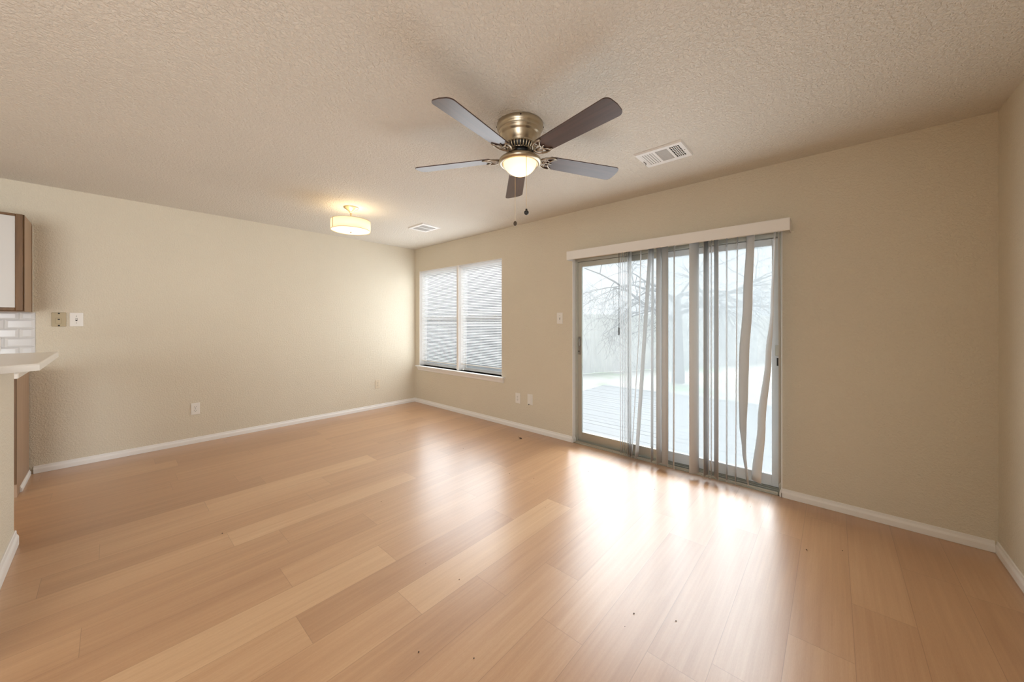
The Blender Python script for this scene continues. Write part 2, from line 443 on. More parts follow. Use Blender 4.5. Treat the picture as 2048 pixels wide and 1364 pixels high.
# plank tones read off the photo: (row, position along y of a point of the plank) -> lightness
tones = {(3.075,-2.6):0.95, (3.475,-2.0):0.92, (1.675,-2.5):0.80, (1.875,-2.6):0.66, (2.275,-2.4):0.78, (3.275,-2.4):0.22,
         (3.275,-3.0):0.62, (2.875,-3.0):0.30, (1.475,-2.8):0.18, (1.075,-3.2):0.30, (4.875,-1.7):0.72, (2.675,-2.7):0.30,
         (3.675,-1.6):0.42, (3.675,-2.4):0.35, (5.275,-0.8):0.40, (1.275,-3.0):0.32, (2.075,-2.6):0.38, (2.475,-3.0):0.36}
fl = MB(); ftone = []; fuv = []
rr = random.Random(11)
for i in range(-1, 29):
    x0 = PX0+PW*i
    if x0 > ROOM_W: break
    key = round(x0, 3)
    j = joint.get(key, -rr.random()*PL)
    k0 = math.floor((-ROOM_D-j)/PL); k1 = math.ceil((0.14-j)/PL)
    for k in range(k0, k1):
        y0 = j+k*PL
        a0, a1 = max(x0, 0), min(x0+PW, ROOM_W)
        b0, b1 = max(y0, -ROOM_D), min(y0+PL, 0.02)
        if a1-a0 < 1e-4 or b1-b0 < 1e-4: continue
        tone = rr.uniform(0.25, 0.62)
        for (tx, ty), tv in tones.items():
            if abs(tx-key) < 0.01 and y0 < ty < y0+PL: tone = tv
        fl.add([(a0,b0,0),(a1,b0,0),(a1,b1,0),(a0,b1,0)], [(0,1,2,3)])
        ftone.append((tone, rr.random(), 0, 1))
        fuv.append([(b0-y0,a0-x0),(b0-y0,a1-x0),(b1-y0,a1-x0),(b1-y0,a0-x0)])
n_top = len(fl.f)
fl.box(0, ROOM_W, -ROOM_D, 0.02, -0.12, -0.002)
floor = struct('floor', fl, M_FLOOR)
me = floor.data
ca = me.color_attributes.new('tone', 'FLOAT_COLOR', 'CORNER')
ul = me.uv_layers.new(name='UVMap')
for pi_, pol in enumerate(me.polygons):
    for c, li in enumerate(pol.loop_indices):
        if pi_ < n_top:
            ca.data[li].color = ftone[pi_]; ul.data[li].uv = fuv[pi_][c]
        else:
            ca.data[li].color = (0.4,0.5,0,1); ul.data[li].uv = (0.5,0.1)

struct('ceiling', MB().box(-0.12, ROOM_W+0.12, -ROOM_D-0.12, 0.14, ROOM_H, ROOM_H+0.12), M_CEIL)
struct('wall_left', MB().box(-0.12, 0, -ROOM_D-0.12, 0.14, -0.12, ROOM_H), M_WALL_L)
def wall_with_holes(x0, x1, y0, y1, z0, z1, holes):
    """front and back faces on a grid, returns lining each hole: one clean mesh"""
    xs = sorted({x0,x1,*[h[0] for h in holes],*[h[1] for h in holes]})
    zs = sorted({z0,z1,*[h[2] for h in holes],*[h[3] for h in holes]})
    mb = MB()
    inside = lambda x, z: any(h[0] < x < h[1] and h[2] < z < h[3] for h in holes)
    for i in range(len(xs)-1):
        for k in range(len(zs)-1):
            if inside((xs[i]+xs[i+1])/2, (zs[k]+zs[k+1])/2): continue
            a, b, c, d = xs[i], xs[i+1], zs[k], zs[k+1]
            mb.add([(a,y0,c),(b,y0,c),(b,y0,d),(a,y0,d)], [(0,1,2,3)])
            mb.add([(a,y1,c),(b,y1,c),(b,y1,d),(a,y1,d)], [(3,2,1,0)])
    for a, b, c, d in holes:
        mb.add([(a,y0,c),(a,y1,c),(a,y1,d),(a,y0,d)], [(0,1,2,3)])
        mb.add([(b,y0,c),(b,y1,c),(b,y1,d),(b,y0,d)], [(3,2,1,0)])
        mb.add([(a,y0,d),(b,y0,d),(b,y1,d),(a,y1,d)], [(3,2,1,0)])
        mb.add([(a,y0,c),(b,y0,c),(b,y1,c),(a,y1,c)], [(0,1,2,3)])
    return mb
struct('wall_far', wall_with_holes(0, ROOM_W, 0, 0.14, -0.12, ROOM_H, [(DX0,DX1,0.0,DZ1),(WX0,WX1,WZ0,WZ1)]), M_WALL)
struct('wall_near', MB().box(0, ROOM_W, -ROOM_D-0.12, -ROOM_D, -0.12, ROOM_H), M_WALL)
wr = wall_with_holes(-ROOM_D-0.12, 0.14, 0, 0.12, -0.12, ROOM_H, [(RY0,RY1,RZ0,RZ1)])
struct('wall_right', wr.xf(Matrix(((0,1,0,ROOM_W),(1,0,0,0),(0,0,1,0),(0,0,0,1)))), M_WALL)

# baseboards: stepped colonial profile, h 62 mm
def bb_profile(): return [(0,0.001),(0.0135,0.001),(0.0135,0.034),(0.0115,0.040),(0.0075,0.046),(0.0065,0.052),(0.0062,0.060),(0.003,0.063),(0,0.063)]
def baseboard_x(name, x0, x1, y, sgn):   # along x, standing out in direction sgn*y
    return struct(name, MB().prism([(y+sgn*a, h) for a, h in bb_profile()], 'x', x0, x1), M_TRIM)
def baseboard_y(name, y0, y1, x, sgn):
    return struct(name, MB().prism([(x+sgn*a, h) for a, h in bb_profile()], 'y', y0, y1), M_TRIM)
baseboard_y('baseboard_left', -3.70, -0.0, 0, 1)
bf = MB().prism([(-a,h) for a,h in bb_profile()], 'x', 0.014, DX0+0.004)
bf.prism([(DX0+0.0+a,h) for a,h in bb_profile()], 'y', -0.0135, 0.05)
struct('baseboard_far', bf, M_TRIM)
b2 = MB().prism([(-a,h) for a,h in bb_profile()], 'x', DX1-0.004, ROOM_W-0.0135)
b2.prism([(DX1-a,h) for a,h in bb_profile()], 'y', -0.0135, 0.03)
struct('baseboard_far_right', b2, M_TRIM)
baseboard_y('baseboard_right', -6.0, -0.0, ROOM_W, -1)

# bright corner beads of the door opening
struct('trim_1', MB().bbox(DX0-0.001, DX0+0.004, -0.001, 0.055, 0.063, DZ1-0.001, 0.001), M_TRIM)
struct('trim_2', MB().bbox(DX1-0.004, DX1+0.003, -0.0015, 0.055, 0.063, DZ1-0.001, 0.001), M_TRIM)

# ------------------------------------------------------------------ window
win = bpy.data.objects.new('window_1', None); COL.objects.link(win); win.location = ((WX0+WX1)/2, 0.07, WZ0)
win['kind'] = 'structure'
MX0, MX1 = 1.035, 1.082      # mullion between the two units
jl = MB()
jl.box(WX0, WX0+0.006, 0.0005, 0.10, WZ0, WZ1); jl.box(WX1-0.006, WX1, 0.0005, 0.10, WZ0, WZ1); 
jl.box(WX0+0.006, WX1-0.006, 0.004, 0.10, WZ1-0.006, WZ1)
obj('jamb_lining', jl, M_TRIM, win)
obj('mullion', MB().bbox(MX0, MX1, 0.0, 0.09, WZ0+0.004, WZ1-0.006, 0.002), M_TRIM, win)
def unit(x0, x1):
    f = MB(); fw = 0.028; y0, y1 = 0.09, 0.138; z0, z1 = WZ0+0.002, WZ1-0.006
    f.bbox(x0, x0+fw, y0, y1, z0, z1); f.bbox(x1-fw, x1, y0, y1, z0, z1)
    f.bbox(x0+fw, x1-fw, y0, y1, z1-fw, z1); f.bbox(x0+fw, x1-fw, y0, y1, z0, z0+0.018)
    fr = obj('window_frame', f, M_ALU_W, win)
    zc = 1.318
    l = MB()   # lower sash, room side
    l.bbox(x0+fw, x0+fw+0.024, y0+0.002, y0+0.022, z0+0.018, zc+0.04); l.bbox(x1-fw-0.024, x1-fw, y0+0.002, y0+0.022, z0+0.018, zc+0.04)
    l.bbox(x0+fw+0.024, x1-fw-0.024, y0+0.002, y0+0.022, z0+0.018, z0+0.040)
    sl = obj('lower_sash', l, M_SASH, win)
    obj('check_rail', MB().bbox(x0+fw+0.024, x1-fw-0.024, y0, y0+0.022, zc, zc+0.04), M_RAIL, sl)
    obj('pane', MB().box(x0+fw+0.022, x1-fw-0.022, y0+0.010, y0+0.013, z0+0.038, zc+0.002), M_GLASS_W, sl)
    lt = MB(); xm = (x0+x1)/2
    for q in (-0.22, 0.22): lt.bbox(xm+q-0.03, xm+q+0.03, y0-0.008, y0+0.004, zc+0.04, zc+0.052)
    obj('sash_latch', lt, M_ALU, sl)
    u = MB()
    u.bbox(x0+fw, x0+fw+0.018, y0+0.026, y0+0.044, zc+0.012, z1-fw); u.bbox(x1-fw-0.018, x1-fw, y0+0.026, y0+0.044, zc+0.012, z1-fw)
    u.bbox(x0+fw+0.018, x1-fw-0.018, y0+0.026, y0+0.044, z1-fw-0.02, z1-fw); u.bbox(x0+fw+0.018, x1-fw-0.018, y0+0.026, y0+0.044, zc+0.012, zc+0.05)
    us = obj('upper_sash', u, M_SASH, win)
    obj('pane', MB().box(x0+fw+0.016, x1-fw-0.016, y0+0.034, y0+0.037, zc+0.048, z1-fw-0.018), M_GLASS_W, us)
unit(WX0+0.006, MX0); unit(MX1, WX1-0.006)
si = MB()
si.prism([(0.09,0.5715),(0.09,0.592),(-0.040,0.592),(-0.046,0.588),(-0.046,0.577),(-0.040,0.5715)], 'x', WX0-0.055, WX1+0.055)
obj('window_sill', si, M_TRIM, win)
ap = MB()
ap.prism([(-0.0005,0.5715),(-0.028,0.5715),(-0.028,0.560),(-0.020,0.550),(-0.014,0.535),(-0.012,0.522),(-0.006,0.515),(-0.0005,0.515)], 'x', WX0-0.03, WX1+0.035)
obj('window_apron', ap, M_TRIM, win)

def mini_blind(x0, x1, zb, label, grp):
    y = 0.040; zt = WZ1-0.012
    t = thing('mini_blind', label, 'blind', ((x0+x1)/2, y, zb), group=grp)
    obj('headrail', MB().bbox(x0, x1, y-0.013, y+0.013, zt-0.026, zt, 0.002), M_SLAT, t)
    sl = MB(); pitch = 0.0215; n = int((zt-0.04-zb)/pitch); a = radians(-24); w = 0.0125
    rj = random.Random(int(x0*100))
    for k in range(n):
        z = zt-0.042-k*pitch; aa = a+rj.uniform(-0.03,0.03); dz = rj.uniform(-0.0008,0.0008)
        pts = []
        for q in range(5):
            s_ = -1+q*0.5
            cr = 0.0016*(1-s_*s_)
            pts.append((y+w*s_*cos(aa)-cr*sin(aa), z+dz+w*s_*sin(aa)+cr*cos(aa)))
        vs = [(x0+0.004,p[0],p[1]) for p in pts]+[(x1-0.004,p[0],p[1]) for p in pts]
        sl.add(vs, [(i,i+1,6+i,5+i) for i in range(4)], True)
    obj('slats', sl, M_SLAT, t)
    obj('bottom_rail', MB().bbox(x0+0.003, x1-0.003, y-0.011, y+0.011, zb, zb+0.012, 0.003), M_TRIM, t)
    co = MB()
    for fx in (0.12, 0.5, 0.88):
        xx = x0+(x1-x0)*fx
        for yy in (y-0.0125, y+0.0125): co.tube([(xx,yy,zb+0.01),(xx,yy,zt-0.02)], 0.0006, 5)
    obj('ladder_cord', co, M_SLAT, t)
    return t
mini_blind(WX0+0.012, MX0-0.006, 0.662, 'white mini blind lowered in the left half of the window, nearest the room corner', 'mini blinds in the window')
mini_blind(MX1+0.006, WX1-0.010, 0.678, 'white mini blind lowered in the right half of the window, nearest the sliding door', 'mini blinds in the window')

# ------------------------------------------------------------------ sliding glass door
dr = bpy.data.objects.new('door_1', None); COL.objects.link(dr); dr.location = ((DX0+DX1)/2, 0.09, 0)
dr['kind'] = 'structure'
f = MB()
f.bbox(DX0+0.001, DX0+0.030, 0.055, 0.139, 0.0, DZ1); f.bbox(DX1-0.024, DX1-0.001, 0.055, 0.139, 0.0, DZ1)
f.bbox(DX0+0.030, DX1-0.024, 0.055, 0.139, DZ1-0.03, DZ1)
obj('door_frame', f, M_ALU, dr)
tk = MB()
tk.bbox(DX0+0.030, DX1-0.024, 0.003, 0.139, -0.005, 0.006, 0.002)
for yy in (0.012, 0.050, 0.092, 0.128): tk.bbox(DX0+0.030, DX1-0.024, yy, yy+0.006, 0.006, 0.020, 0.001)
obj('door_track', tk, M_ALU, dr)
def panel(name, x0, x1, y, glass, m):
    s_ = MB(); w = 0.045; t_ = 0.026; z0, z1 = 0.022, DZ1-0.032
    s_.bbox(x0, x0+w, y, y+t_, z0, z1); s_.bbox(x1-w, x1, y, y+t_, z0, z1)
    s_.bbox(x0+w, x1-w, y, y+t_, z0, z0+0.085); s_.bbox(x0+w, x1-w, y, y+t_, z1-0.05, z1)
    o = obj(name, s_, m, dr)
    obj('pane', MB().box(x0+w-0.004, x1-w+0.004, y+0.011, y+0.015, z0+0.08, z1-0.045), glass, o)
    return o
lp = panel('sliding_panel', DX0+0.012+0.018, 3.895, 0.064, M_GLASS_L, M_ALU)
h = MB(); hx = DX0+0.030
h.bbox(hx+0.006, hx+0.034, 0.058, 0.0645, 0.93, 1.12, 0.003)
h.tube([(hx+0.026,0.060,1.105),(hx+0.026,0.040,1.095),(hx+0.026,0.036,1.06),(hx+0.026,0.040,1.03),(hx+0.026,0.060,1.02)], 0.006, 8)
obj('door_handle', h, M_SCREW, lp)
obj('handle_slot', MB().box(hx+0.010, hx+0.016, 0.0570, 0.0582, 1.04, 1.10).lathe([(0.0001,0.0025),(0.007,0.0025),(0.007,0.0)], (hx+0.015,0.0580,0.965), 12, axis='y'), M_DARK, lp)
rp_ = panel('fixed_panel', 3.85, DX1-0.026, 0.100, M_GLASS_R, M_ALU_W)
lk = MB(); lk.bbox(DX1-0.050, DX1-0.027, 0.092, 0.1005, 1.02, 1.10, 0.002)
obj('latch_plate', lk, M_ALU, rp_)
obj('latch_slot', MB().box(DX1-0.040, DX1-0.026, 0.092, 0.101, 0.945, 1.004), M_BLACK, rp_)
scr = MB(); scr.add([(3.80,0.132,0.03),(DX1-0.026,0.132,0.03),(DX1-0.026,0.132,DZ1-0.035),(3.80,0.132,DZ1-0.035)], [(0,1,2,3)])
sc_fr = MB()
for a, b in ((3.80,3.825),(DX1-0.05,DX1-0.026)): sc_fr.bbox(a, b, 0.128, 0.137, 0.022, DZ1-0.032)
sc_fr.bbox(3.825, DX1-0.05, 0.128, 0.137, 0.022, 0.05); sc_fr.bbox(3.825, DX1-0.05, 0.128, 0.137, DZ1-0.06, DZ1-0.032)
so = obj('screen_frame', sc_fr, M_ALU_W, dr)
obj('insect_screen', scr, M_SCREEN, so)

# ------------------------------------------------------------------ vertical blind
VANES = {
 'S0': [[3.5354,-0.1064,3.5026,-0.0236,1.95],[3.5354,-0.1064,3.5026,-0.0236,0.033]],
 'S1': [[3.5552,-0.1065,3.5228,-0.0235,1.95],[3.5552,-0.1065,3.5228,-0.0235,0.033]],
 'S2': [[3.572,-0.1065,3.54,-0.0235,1.95],[3.572,-0.1065,3.54,-0.0235,0.033]],
 'S3': [[3.5888,-0.1066,3.5572,-0.0234,1.95],[3.5888,-0.1066,3.5572,-0.0234,0.033]],
 'S4': [[3.6027,-0.1067,3.5713,-0.0233,1.95],[3.6027,-0.1067,3.5713,-0.0233,0.034]],
 'S5': [[3.6137,-0.1079,3.5903,-0.0221,1.95],[3.6137,-0.1079,3.5903,-0.0221,0.033]],
 'S6': [[3.6305,-0.108,3.6075,-0.022,1.95],[3.6305,-0.108,3.6075,-0.022,0.032]],
 'a': [[3.7297,-0.1073,3.7023,-0.0227,1.951],[3.7120,-0.1073,3.6850,-0.0227,1.15],[3.6436,-0.1074,3.6164,-0.0226,0.032]],
 'A': [[3.8002,-0.1095,3.7998,-0.0205,1.95],[3.7500,-0.1095,3.7490,-0.0205,1.15],[3.675,-0.1095,3.673,-0.0205,0.033]],
 'B': [[3.8266,-0.109,3.8134,-0.021,1.95],[3.8194,-0.1092,3.8086,-0.0208,0.034]],
 'C1': [[3.8672,-0.1091,3.8788,-0.0209,1.951],[3.8672,-0.1091,3.8788,-0.0209,0.034]],
 'C2': [[3.9596,-0.0888,3.8894,-0.0412,1.951],[3.9596,-0.0888,3.8894,-0.0412,0.034]],
 'D': [[4.0206,-0.1059,3.9854,-0.0241,1.949],[4.016,-0.1057,3.98,-0.0243,0.033]],
 'E': [[4.1313,-0.0998,4.1867,-0.0302,1.951],[4.1313,-0.0998,4.1867,-0.0302,0.033]],
 'F': [[4.2401,-0.109,4.2539,-0.021,1.95],[4.2401,-0.109,4.2539,-0.021,0.034]],
 'f1': [[4.2755,-0.1089,4.2605,-0.0211,1.951],[4.2755,-0.1089,4.2605,-0.0211,0.034]],
 'f2': [[4.2952,-0.1089,4.2808,-0.0211,1.951],[4.2952,-0.1089,4.2808,-0.0211,0.034]],
 'G': [[4.3448,-0.1019,4.2972,-0.0281,1.951],[4.3448,-0.1019,4.2972,-0.0281,0.034]],
 'H': [[4.3987,-0.1093,4.3913,-0.0207,1.95],[4.3987,-0.1093,4.3913,-0.0207,0.033]],
 'I': [[4.4712,-0.1093,4.4628,-0.0207,1.95],[4.4600,-0.1093,4.4510,-0.0207,0.033]],
 'J': [[4.5801,-0.0978,4.5199,-0.0322,1.96],[4.5664,-0.0932,4.4976,-0.0368,1.442],[4.5433,-0.084,4.4727,-0.046,0.988],
       [4.5381,-0.0863,4.4699,-0.0437,0.759],[4.5298,-0.0981,4.4722,-0.0319,0.492],[4.5263,-0.1051,4.4887,-0.0249,0.304],[4.5393,-0.108,4.5167,-0.022,0.053]],
 'K': [[4.7066,-0.1087,4.6894,-0.0213,1.926],[4.6943,-0.1075,4.6677,-0.0225,1.363],[4.6822,-0.1035,4.6378,-0.0265,1.035],
       [4.6466,-0.0991,4.5894,-0.0309,0.516],[4.620,-0.0925,4.552,-0.0375,0.089]],
 'L': [[4.7218,-0.1095,4.7222,-0.0205,1.925],[4.7242,-0.1092,4.7298,-0.0208,1.075],[4.7239,-0.1091,4.7301,-0.0209,0.112]],
}
VB = thing('vertical_blind', 'white vertical blind with parted, twisted vanes across the sliding glass door', 'blind', (3.87, -0.06, 0.03))
va = MB()
va.prism([(-0.0005,1.992),(-0.10,1.992),(-0.118,1.996),(-0.124,2.003),(-0.128,2.003),(-0.129,1.996),(-0.129,1.922),(-0.124,1.916),(-0.122,1.920),(-0.122,1.985),(-0.0005,1.985)], 'x', 2.962, 4.786)
va.bbox(2.9585, 2.962, -0.128, -0.0005, 1.916, 2.002, 0.001); va.bbox(4.786, 4.7895, -0.128, -0.0005, 1.916, 2.002, 0.001)
VAL = obj('valance', va, M_TRIM, VB)
obj('headrail', MB().bbox(2.97, 4.78, -0.085, -0.045, 1.958, 1.984, 0.003), M_ALU_W, VB)
def spline_rows(rows, n):
    out = []
    for i in range(n+1):
        t_ = i/n; z = rows[0][4]+(rows[-1][4]-rows[0][4])*t_
        for a, b in zip(rows, rows[1:]):
            if a[4] >= z-1e-9 >= b[4]-1e-6:
                u = (a[4]-z)/max(1e-6, a[4]-b[4]); u = u*u*(3-2*u) if len(rows) > 3 else u
                out.append([a[q]+(b[q]-a[q])*u for q in range(4)]+[z]); break
    return out
for key, rows in VANES.items():
    m_ = MB(); n = 2 if len(rows) == 2 else 28; seg = 8
    bow = 0.0022 if key[0] == 'S' else (0.011 if key in ('E','C2','J') else 0.005)
    rs = spline_rows(rows, n); vs = []
    for x1, y1, x2, y2, z in rs:
        dx, dy = x2-x1, y2-y1; l = sqrt(dx*dx+dy*dy); nx, ny = -dy/l, dx/l
        if key in ('C2','G','J','E'): nx, ny = -nx, -ny
        for k in range(seg+1):
            s_ = k/seg; c_ = bow*(1-(2*s_-1)**2)
            vs.append((x1+dx*s_+nx*c_, y1+dy*s_+ny*c_, z))
    k_ = seg+1
    fs = [(i*k_+j, i*k_+j+1, (i+1)*k_+j+1, (i+1)*k_+j) for i in range(len(rs)-1) for j in range(seg)]
    m_.add(vs, fs, True)
    v_ = obj('vane', m_, M_VANE, VB)
    so_ = v_.modifiers.new('thickness', 'SOLIDIFY'); so_.thickness = 0.0009; so_.offset = 0
    x1, y1, x2, y2, z = rs[0]
    obj('vane_clip', MB().bbox((x1+x2)/2-0.006, (x1+x2)/2+0.006, -0.071, -0.059, z-0.004, 1.958, 0.001), M_PLASTIC, v_)
obj('pull_cord', MB().tube([(3.487,-0.03,1.984),(3.487,-0.03,1.22)], 0.0022, 6), M_BLACK, VB)
obj('cord_weight', MB().lathe([(0.0001,0),(0.005,0.001),(0.006,0.01),(0.0055,0.068),(0.002,0.076),(0.0001,0.077)], (3.487,-0.03,1.15), 12), M_BLACK, VB)

# ------------------------------------------------------------------ ceiling fan
FX, FY = 3.634, -1.656
FAN = thing('ceiling_fan', 'five-blade hugger ceiling fan with dark walnut blades, nickel motor and lit bowl', 'ceiling fan', (FX, FY, ROOM_H))
c0 = (FX, FY, 0)
mh = MB().lathe([(0.0001,2.4395),(0.134,2.4395),(0.137,2.436),(0.137,2.418),(0.133,2.408),(0.126,2.400),(0.127,2.396),(0.126,2.391),(0.118,2.386),(0.1185,2.381),(0.117,2.377),(0.109,2.372),(0.107,2.366),(0.102,2.350),(0.094,2.335),(0.088,2.327),(0.087,2.324),(0.089,2.322),(0.087,2.318),(0.080,2.316)], c0, 64)
MOT = obj('motor_housing', mh, M_BRASS, FAN)
for k in range(4):
    a = radians(-48+90*k)
    obj('screw', MB().ball((FX+0.136*cos(a), FY+0.136*sin(a), 2.427), 0.005, 10, 6), M_BLACK, MOT)
vr = MB().lathe([(0.078,2.3165),(0.074,2.305),(0.066,2.291),(0.05,2.285),(0.0001,2.285)], c0, 48)
obj('inner_drum', vr, M_BLACK, FAN)
fins = MB()
for k in range(30):
    a = 2*pi*k/30; ca_, sa_ = cos(a), sin(a)
    r0 = [(0.088,2.318),(0.086,2.304),(0.078,2.290),(0.070,2.286)]
    fins.tube([(FX+r*ca_, FY+r*sa_, z) for r, z in r0], 0.0042, 6)
fins.lathe([(0.068,2.289),(0.072,2.2895),(0.074,2.286),(0.072,2.283),(0.066,2.283)], c0, 48)
obj('vent_fins', fins, M_BRASS, FAN)
fh = MB().lathe([(0.0001,2.286),(0.052,2.286),(0.054,2.281),(0.054,2.272),(0.048,2.268),(0.0001,2.268)], c0, 40)
for k in range(10):
    a = 2*pi*k/10; fh.ball((FX+0.047*cos(a), FY+0.047*sin(a), 2.268), 0.005, 8, 6)
obj('flywheel', fh, M_BLACK, FAN)
PH0 = -9.3
ZB_ = 2.247
for k in range(5):
    ph = radians(PH0+72*k); R = Matrix.Translation((FX, FY, ZB_)) @ Matrix.Rotation(ph, 4, 'Z') @ Matrix.Rotation(radians(-12), 4, 'X')
    out = []
    r0, r1, w0, w1, cr = 0.175, 0.668, 0.054, 0.066, 0.032
    def corner(cx_, cy2, a0, a1, rad): return [(cx_+rad*cos(radians(a0+(a1-a0)*q/7)), cy2+rad*sin(radians(a0+(a1-a0)*q/7))) for q in range(8)]
    out += corner(r1-cr, -(w1-cr), -90, -10, cr)
    out += [(r1+0.004, 0)]
    out += corner(r1-cr, (w1-cr), 10, 90, cr)
    out += corner(r0+0.014, w0-0.014, 90, 180, 0.014)
    out += corner(r0+0.014, -(w0-0.014), 180, 270, 0.014)
    b_ = MB().prism(out, 'z', -0.0028, 0.0028)
    # blade in its own local frame so the grain follows its length
    me_b = obj('blade', b_, M_BLADE, FAN, local=True)
    BM = Matrix.Translation(Vector((0,0,ZB_-ROOM_H))) @ Matrix.Rotation(ph, 4, 'Z') @ Matrix.Rotation(radians(-12), 4, 'X')
    me_b.matrix_local = BM
    # arm: S-curved bar, crescent with two horns and inner scrolls
    ar = MB()
    ar.tube([(0.050,0,0.032),(0.075,0,0.024),(0.098,0,0.004),(0.120,0,-0.005),(0.140,0,-0.007)], [0.008,0.008,0.007,0.0065,0.006], 8)
    for s_ in (-1, 1):
        ar.tube([(0.118,0.0,-0.005),(0.130,0.022*s_,-0.006),(0.150,0.040*s_,-0.007),(0.175,0.050*s_,-0.007),(0.200,0.052*s_,-0.0065),(0.222,0.047*s_,-0.006)], [0.0065,0.0065,0.006,0.006,0.005,0.003], 8)
        ar.tube([(0.222,0.047*s_,-0.006),(0.200,0.034*s_,-0.007),(0.186,0.018*s_,-0.007),(0.182,0.0,-0.007)], [0.003,0.0045,0.005,0.005], 8)
        ar.tube([(0.140,0.0,-0.007),(0.152,0.014*s_,-0.007),(0.170,0.024*s_,-0.007),(0.186,0.018*s_,-0.007)], 0.004, 6)
        ar.tube([(0.150,0.040*s_,-0.007),(0.162,0.030*s_,-0.007),(0.170,0.024*s_,-0.007)], 0.0035, 6)
        ar.lathe([(0.0001,-0.011),(0.004,-0.010),(0.0055,-0.007),(0.0055,-0.004)], (0.205,0.042*s_,0), 10)
    ar.tube([(0.140,0,-0.007),(0.162,0,-0.007),(0.205,0,-0.006)], [0.006,0.005,0.003], 8)
    A_ = obj('blade_arm', ar, M_IRON, FAN, local=True)
    A_.matrix_local = BM
# light kit
obj('light_neck', MB().lathe([(0.0001,2.27),(0.030,2.27),(0.030,2.258),(0.034,2.254),(0.034,2.249)], c0, 32), M_BRASS, FAN)
LK = obj('light_fitter', MB().lathe([(0.034,2.2515),(0.060,2.2525),(0.085,2.247),(0.110,2.240),(0.122,2.231),(0.126,2.222),(0.124,2.213),(0.116,2.207),(0.105,2.205),(0.100,2.209),(0.100,2.228),(0.06,2.246),(0.034,2.2475)], c0, 64), M_BRASS, FAN)
bowl_p = []
for i in range(13):
    a = pi/2*i/12; bowl_p.append((max(0.0002, 0.0985*cos(a)), 2.216-0.076*sin(a)**1.15))
obj('glass_bowl', MB().lathe(bowl_p, c0, 64), M_BOWL, FAN)
bulb('bulb', (FX+0.01, FY-0.01, 2.195), 0.30, FAN, 0.022)
fb = MB().tube([(3.742,-1.728,2.214),(3.742,-1.728,1.905)], 0.0013, 6)
c1_ = obj('pull_chain', fb, M_SATIN, FAN)
obj('chain_fob', MB().ball((3.742,-1.728,1.884), 0.0135, 16, 10).lathe([(0.005,0.0135),(0.006,0.020),(0.0001,0.022)], (3.742,-1.728,1.884), 10), M_BLACK, c1_)
fb = MB().tube([(3.540,-1.593,2.23),(3.540,-1.593,1.902)], 0.0013, 6)
c2_ = obj('pull_chain', fb, M_SATIN, FAN)
obj('chain_fob', MB().ball((3.540,-1.593,1.888), 0.0105, 14, 10, 1.5), M_FOB, c2_)

# ------------------------------------------------------------------ drum ceiling lamp
LX, LY = 1.36, -1.64
DL = thing('drum_ceiling_light', 'lit cream drum ceiling light on a short satin nickel stem', 'ceiling light', (LX, LY, ROOM_H))
l0 = (LX, LY, 0)
obj('canopy', MB().lathe([(0.0001,2.4395),(0.070,2.4395),(0.072,2.436),(0.068,2.430),(0.045,2.418),(0.026,2.402),(0.014,2.392),(0.012,2.386),(0.0001,2.386)], l0, 48), M_SATIN, DL)
obj('stem', MB().lathe([(0.008,2.388),(0.008,2.31),(0.013,2.306),(0.013,2.296),(0.0001,2.294)], l0, 20), M_SATIN, DL)
sh = MB().lathe([(0.183,2.300),(0.185,2.252),(0.184,2.204)], l0, 72)
SH = obj('shade', sh, M_SHADE, DL)
md = SH.modifiers.new('thickness', 'SOLIDIFY'); md.thickness = 0.002
rg = MB()
for z in (2.301, 2.204): rg.lathe([(0.1835,z-0.002),(0.1862,z-0.002),(0.1862,z+0.002),(0.1835,z+0.002),(0.1835,z-0.002)], l0, 72, smooth=False)
obj('shade_rim', rg, mat('shade_piping', (0.62,0.50,0.30), 0.6), SH)
am = radians(-84)
obj('shade_seam', MB().bbox(-0.001,0.003,-0.006,0.006,2.207,2.298,0.0008).xf(Matrix.Translation((LX+0.1855*cos(am), LY+0.1855*sin(am), 0)) @ Matrix.Rotation(am, 4, 'Z')), mat('seam_tape', (0.75,0.62,0.42), 0.7), SH)
sp_arm = MB()
for k in range(3):
    a = 2*pi*k/3+0.4; sp_arm.tube([(LX+0.012*cos(a),LY+0.012*sin(a),2.302),(LX+0.182*cos(a),LY+0.182*sin(a),2.3)], 0.002, 6)
obj('spider', sp_arm, M_SATIN, DL)
obj('diffuser', MB().lathe([(0.181,2.206),(0.14,2.199),(0.08,2.195),(0.0001,2.193)], l0, 64), M_DISC, DL)
obj('finial', MB().lathe([(0.0001,2.196),(0.013,2.194),(0.014,2.190),(0.008,2.186),(0.006,2.181),(0.0001,2.176)], l0, 20), M_SATIN, DL)
bulb('bulb', (LX, LY, 2.262), 1.7, DL, 0.04)

